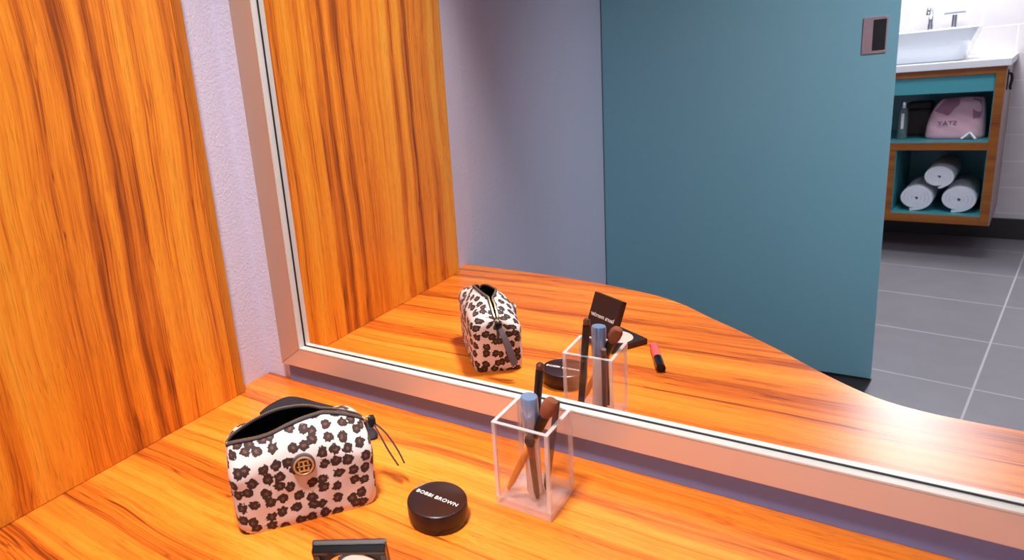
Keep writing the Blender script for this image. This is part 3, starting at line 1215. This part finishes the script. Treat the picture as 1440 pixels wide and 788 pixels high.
# rolled towels
def towel(label, u, z, R0, rot, length=.40, turns=4.0):
    t_ = thing('rolled_towel', label, 'towel', bath(u, -.045, z), TH, group='rolled towels on the bottom shelf')
    bm_ = bmesh.new()
    N = 150
    th = R0 / turns * .86
    pts = []
    for i in range(N + 1):
        q = i / N
        a_ = rot + 2 * PI * turns * q
        r = .006 + (R0 - .006 - th / 2) * q
        pts.append(Vector((-math.cos(a_) * r * 1.06, 0, math.sin(a_) * r * .96)))
    # tail tangential to the roll
    for k in range(1, 6):
        pts.append(pts[-1] + (pts[-1] - pts[-2]).normalized() * .006)
    K = 14
    grid = []
    for s_ in (-.5, .5):
        side = []
        for i, p in enumerate(pts):
            tg = (pts[min(i + 1, len(pts) - 1)] - pts[max(i - 1, 0)]).normalized()
            nr = Vector((-tg.z, 0, tg.x))
            side.append(p + nr * th * s_ * .94)
        grid.append(side)
    lim = -R0
    prof_ = grid[0] + grid[1][::-1]
    layers = []
    for k in range(K + 1):
        y = -length * k / K
        edge_ = min(k, K - k)
        sc = 1 - .02 * (edge_ == 0)
        layers.append([bm_.verts.new((p.x * sc, y + random.uniform(-1, 1) * .0008, max(p.z * sc, lim))) for p in prof_])
    n = len(prof_)
    for a, b2 in zip(layers, layers[1:]):
        for i in range(n):
            j = (i + 1) % n
            bm_.faces.new((a[i], a[j], b2[j], b2[i]))
    half = len(pts)
    for lay in (layers[0], layers[-1]):
        for i in range(half - 1):
            bm_.faces.new((lay[i], lay[i + 1], lay[n - 2 - i], lay[n - 1 - i]))
    finish(bm_, 'towel_roll', M['towel'], t_, smooth=True, angle=1.0)
    return t_


zf_ = ZB + .0522
towel('white rolled towel lying left of the pair under the topmost roll', -.314, zf_ + .0755, .075, -PI / 2 - .1)
towel('white rolled towel lying right of the pair, against the wooden side', -.137, zf_ + .0755, .075, -PI / 2 - .1)
towel('white rolled towel resting on top of two others', -.226, zf_ + .196, .065, -PI / 2 - .5)

# pink cloth toiletry bag
pb = thing('toiletry_bag', 'pink cloth toiletry bag on the upper vanity shelf', 'bag', bath(-.185, -.15, -.1106), TH)
bm = bmesh.new()
NU, NV = 40, 22
rows = []
for i in range(NV + 1):
    q = i / NV
    row = []
    for k in range(NU):
        a_ = 2 * PI * k / NU
        c, s_ = math.cos(a_), math.sin(a_)
        p = 3.2
        r = (abs(c) ** p + abs(s_) ** p) ** (-1 / p)
        top = 1 - .50 * q ** 2.2
        x = c * r * .122 * (top if c < 0 else 1 - .16 * q ** 2.4)
        y = s_ * r * .075 * (1 - .72 * q ** 2.0)
        z = .215 * (1 - (1 - q) ** 1.15) if i < NV else .215
        f_ = .006 * math.sin(x * 55 + z * 30) * math.sin(z * 48 + 1.1) * math.sin(PI * q)
        if i == 0:
            x, y = x * .94, y * .9
        row.append(bm.verts.new((x, y - f_, z + .004 * math.sin(x * 40) * q)))
    rows.append(row)
for a, b_ in zip(rows, rows[1:]):
    for k in range(NU):
        j = (k + 1) % NU
        bm.faces.new((a[k], a[j], b_[j], b_[k]))
bm.faces.new(rows[0][::-1])
bm.faces.new(rows[-1])
finish(bm, 'bag_body', M['pinkcloth'], pb, smooth=True)
# darker folded flap and side strip, each following the front of the bag


def bag_front(x, z):
    best_ = min((v for v in FRONT), key=lambda w: (w[0] - x) ** 2 + (w[2] - z) ** 2)
    return best_[1]


FRONT = [tuple(v.co) for v in bpy.data.objects['bag_body.001'].data.vertices if v.co.y > 0] if 'bag_body.001' in bpy.data.objects else []


def patch(name, poly, mat, lift=.003):
    bm_ = bmesh.new()
    top_ = [bm_.verts.new((x, bag_front(x, z) + lift, z)) for x, z in poly]
    bot_ = [bm_.verts.new((x, bag_front(x, z) + lift - .006, z)) for x, z in poly]
    bm_.faces.new(top_)
    bm_.faces.new(bot_[::-1])
    n_2 = len(poly)
    for i in range(n_2):
        j = (i + 1) % n_2
        bm_.faces.new((top_[i], bot_[i], bot_[j], top_[j]))
    return finish(bm_, name, mat, pb)


fp = patch('flap', [(-.088, .150), (-.070, .180), (-.045, .212), (.010, .212), (.010, .180), (-.008, .160), (-.020, .138), (-.030, .125), (-.060, .138)], M['mauve'])
fp['label'] = 'mauve folded flap'
patch('side_strip', [(.062, .212), (.094, .200), (.104, .14), (.098, .110), (.070, .105)], M['mauve'])
lettering('bag_lettering', 'STAY', .034, M['greyprint'], pb, Matrix.Translation((-.030, bag_front(-.03, .085) + .004, .085)) @ Matrix.Rotation(PI, 4, 'Z') @ Matrix.Rotation(PI / 2 + .06, 4, 'X'), .0004, 1.0, .0004)
bm = bmesh.new()
tube(bm, spline([(.035, .100, .006), (.050, .082, .020), (.066, .080, .034), (.078, .090, .022), (.092, .112, .006)], 6), .006, 8)
finish(bm, 'cord', M['counter'], pb, smooth=True)['label'] = 'white cord'

# slim bottle and dark case on the same shelf
bt_ = thing('toiletry_bottle', 'slim shiny glass bottle left of the pink bag on the upper shelf', 'bottle', bath(-.405, -.11, -.1106), TH)
bm = bmesh.new()
lathe(bm, [(.020, 0), (.022, .004), (.022, .150), (.016, .165), (.010, .172)], 24)
finish(bm, 'bottle_body', M['glassy'], bt_, smooth=True, angle=.6)
bm = bmesh.new()
lathe(bm, [(.012, .1725), (.0125, .176), (.0125, .205), (.011, .208)], 24)
finish(bm, 'bottle_cap', M['chrome'], bt_, smooth=True, angle=.5)
bm = bmesh.new()
box(bm, -.006, .006, .0205, .0225, .06, .145, bevel=.0008)
finish(bm, 'bottle_label', M['print'], bt_)
cs = thing('brown_case', 'dark brown case at the back of the upper shelf behind the slim bottle', 'case', bath(-.355, -.30, -.1106), TH)
boxo('case_body', M['case'], (-.055, .055, -.05, .05, 0, .15), cs, bevel=.012)
boxo('case_lid', M['case'], (-.056, .056, -.051, .051, .151, .19), cs, bevel=.012)
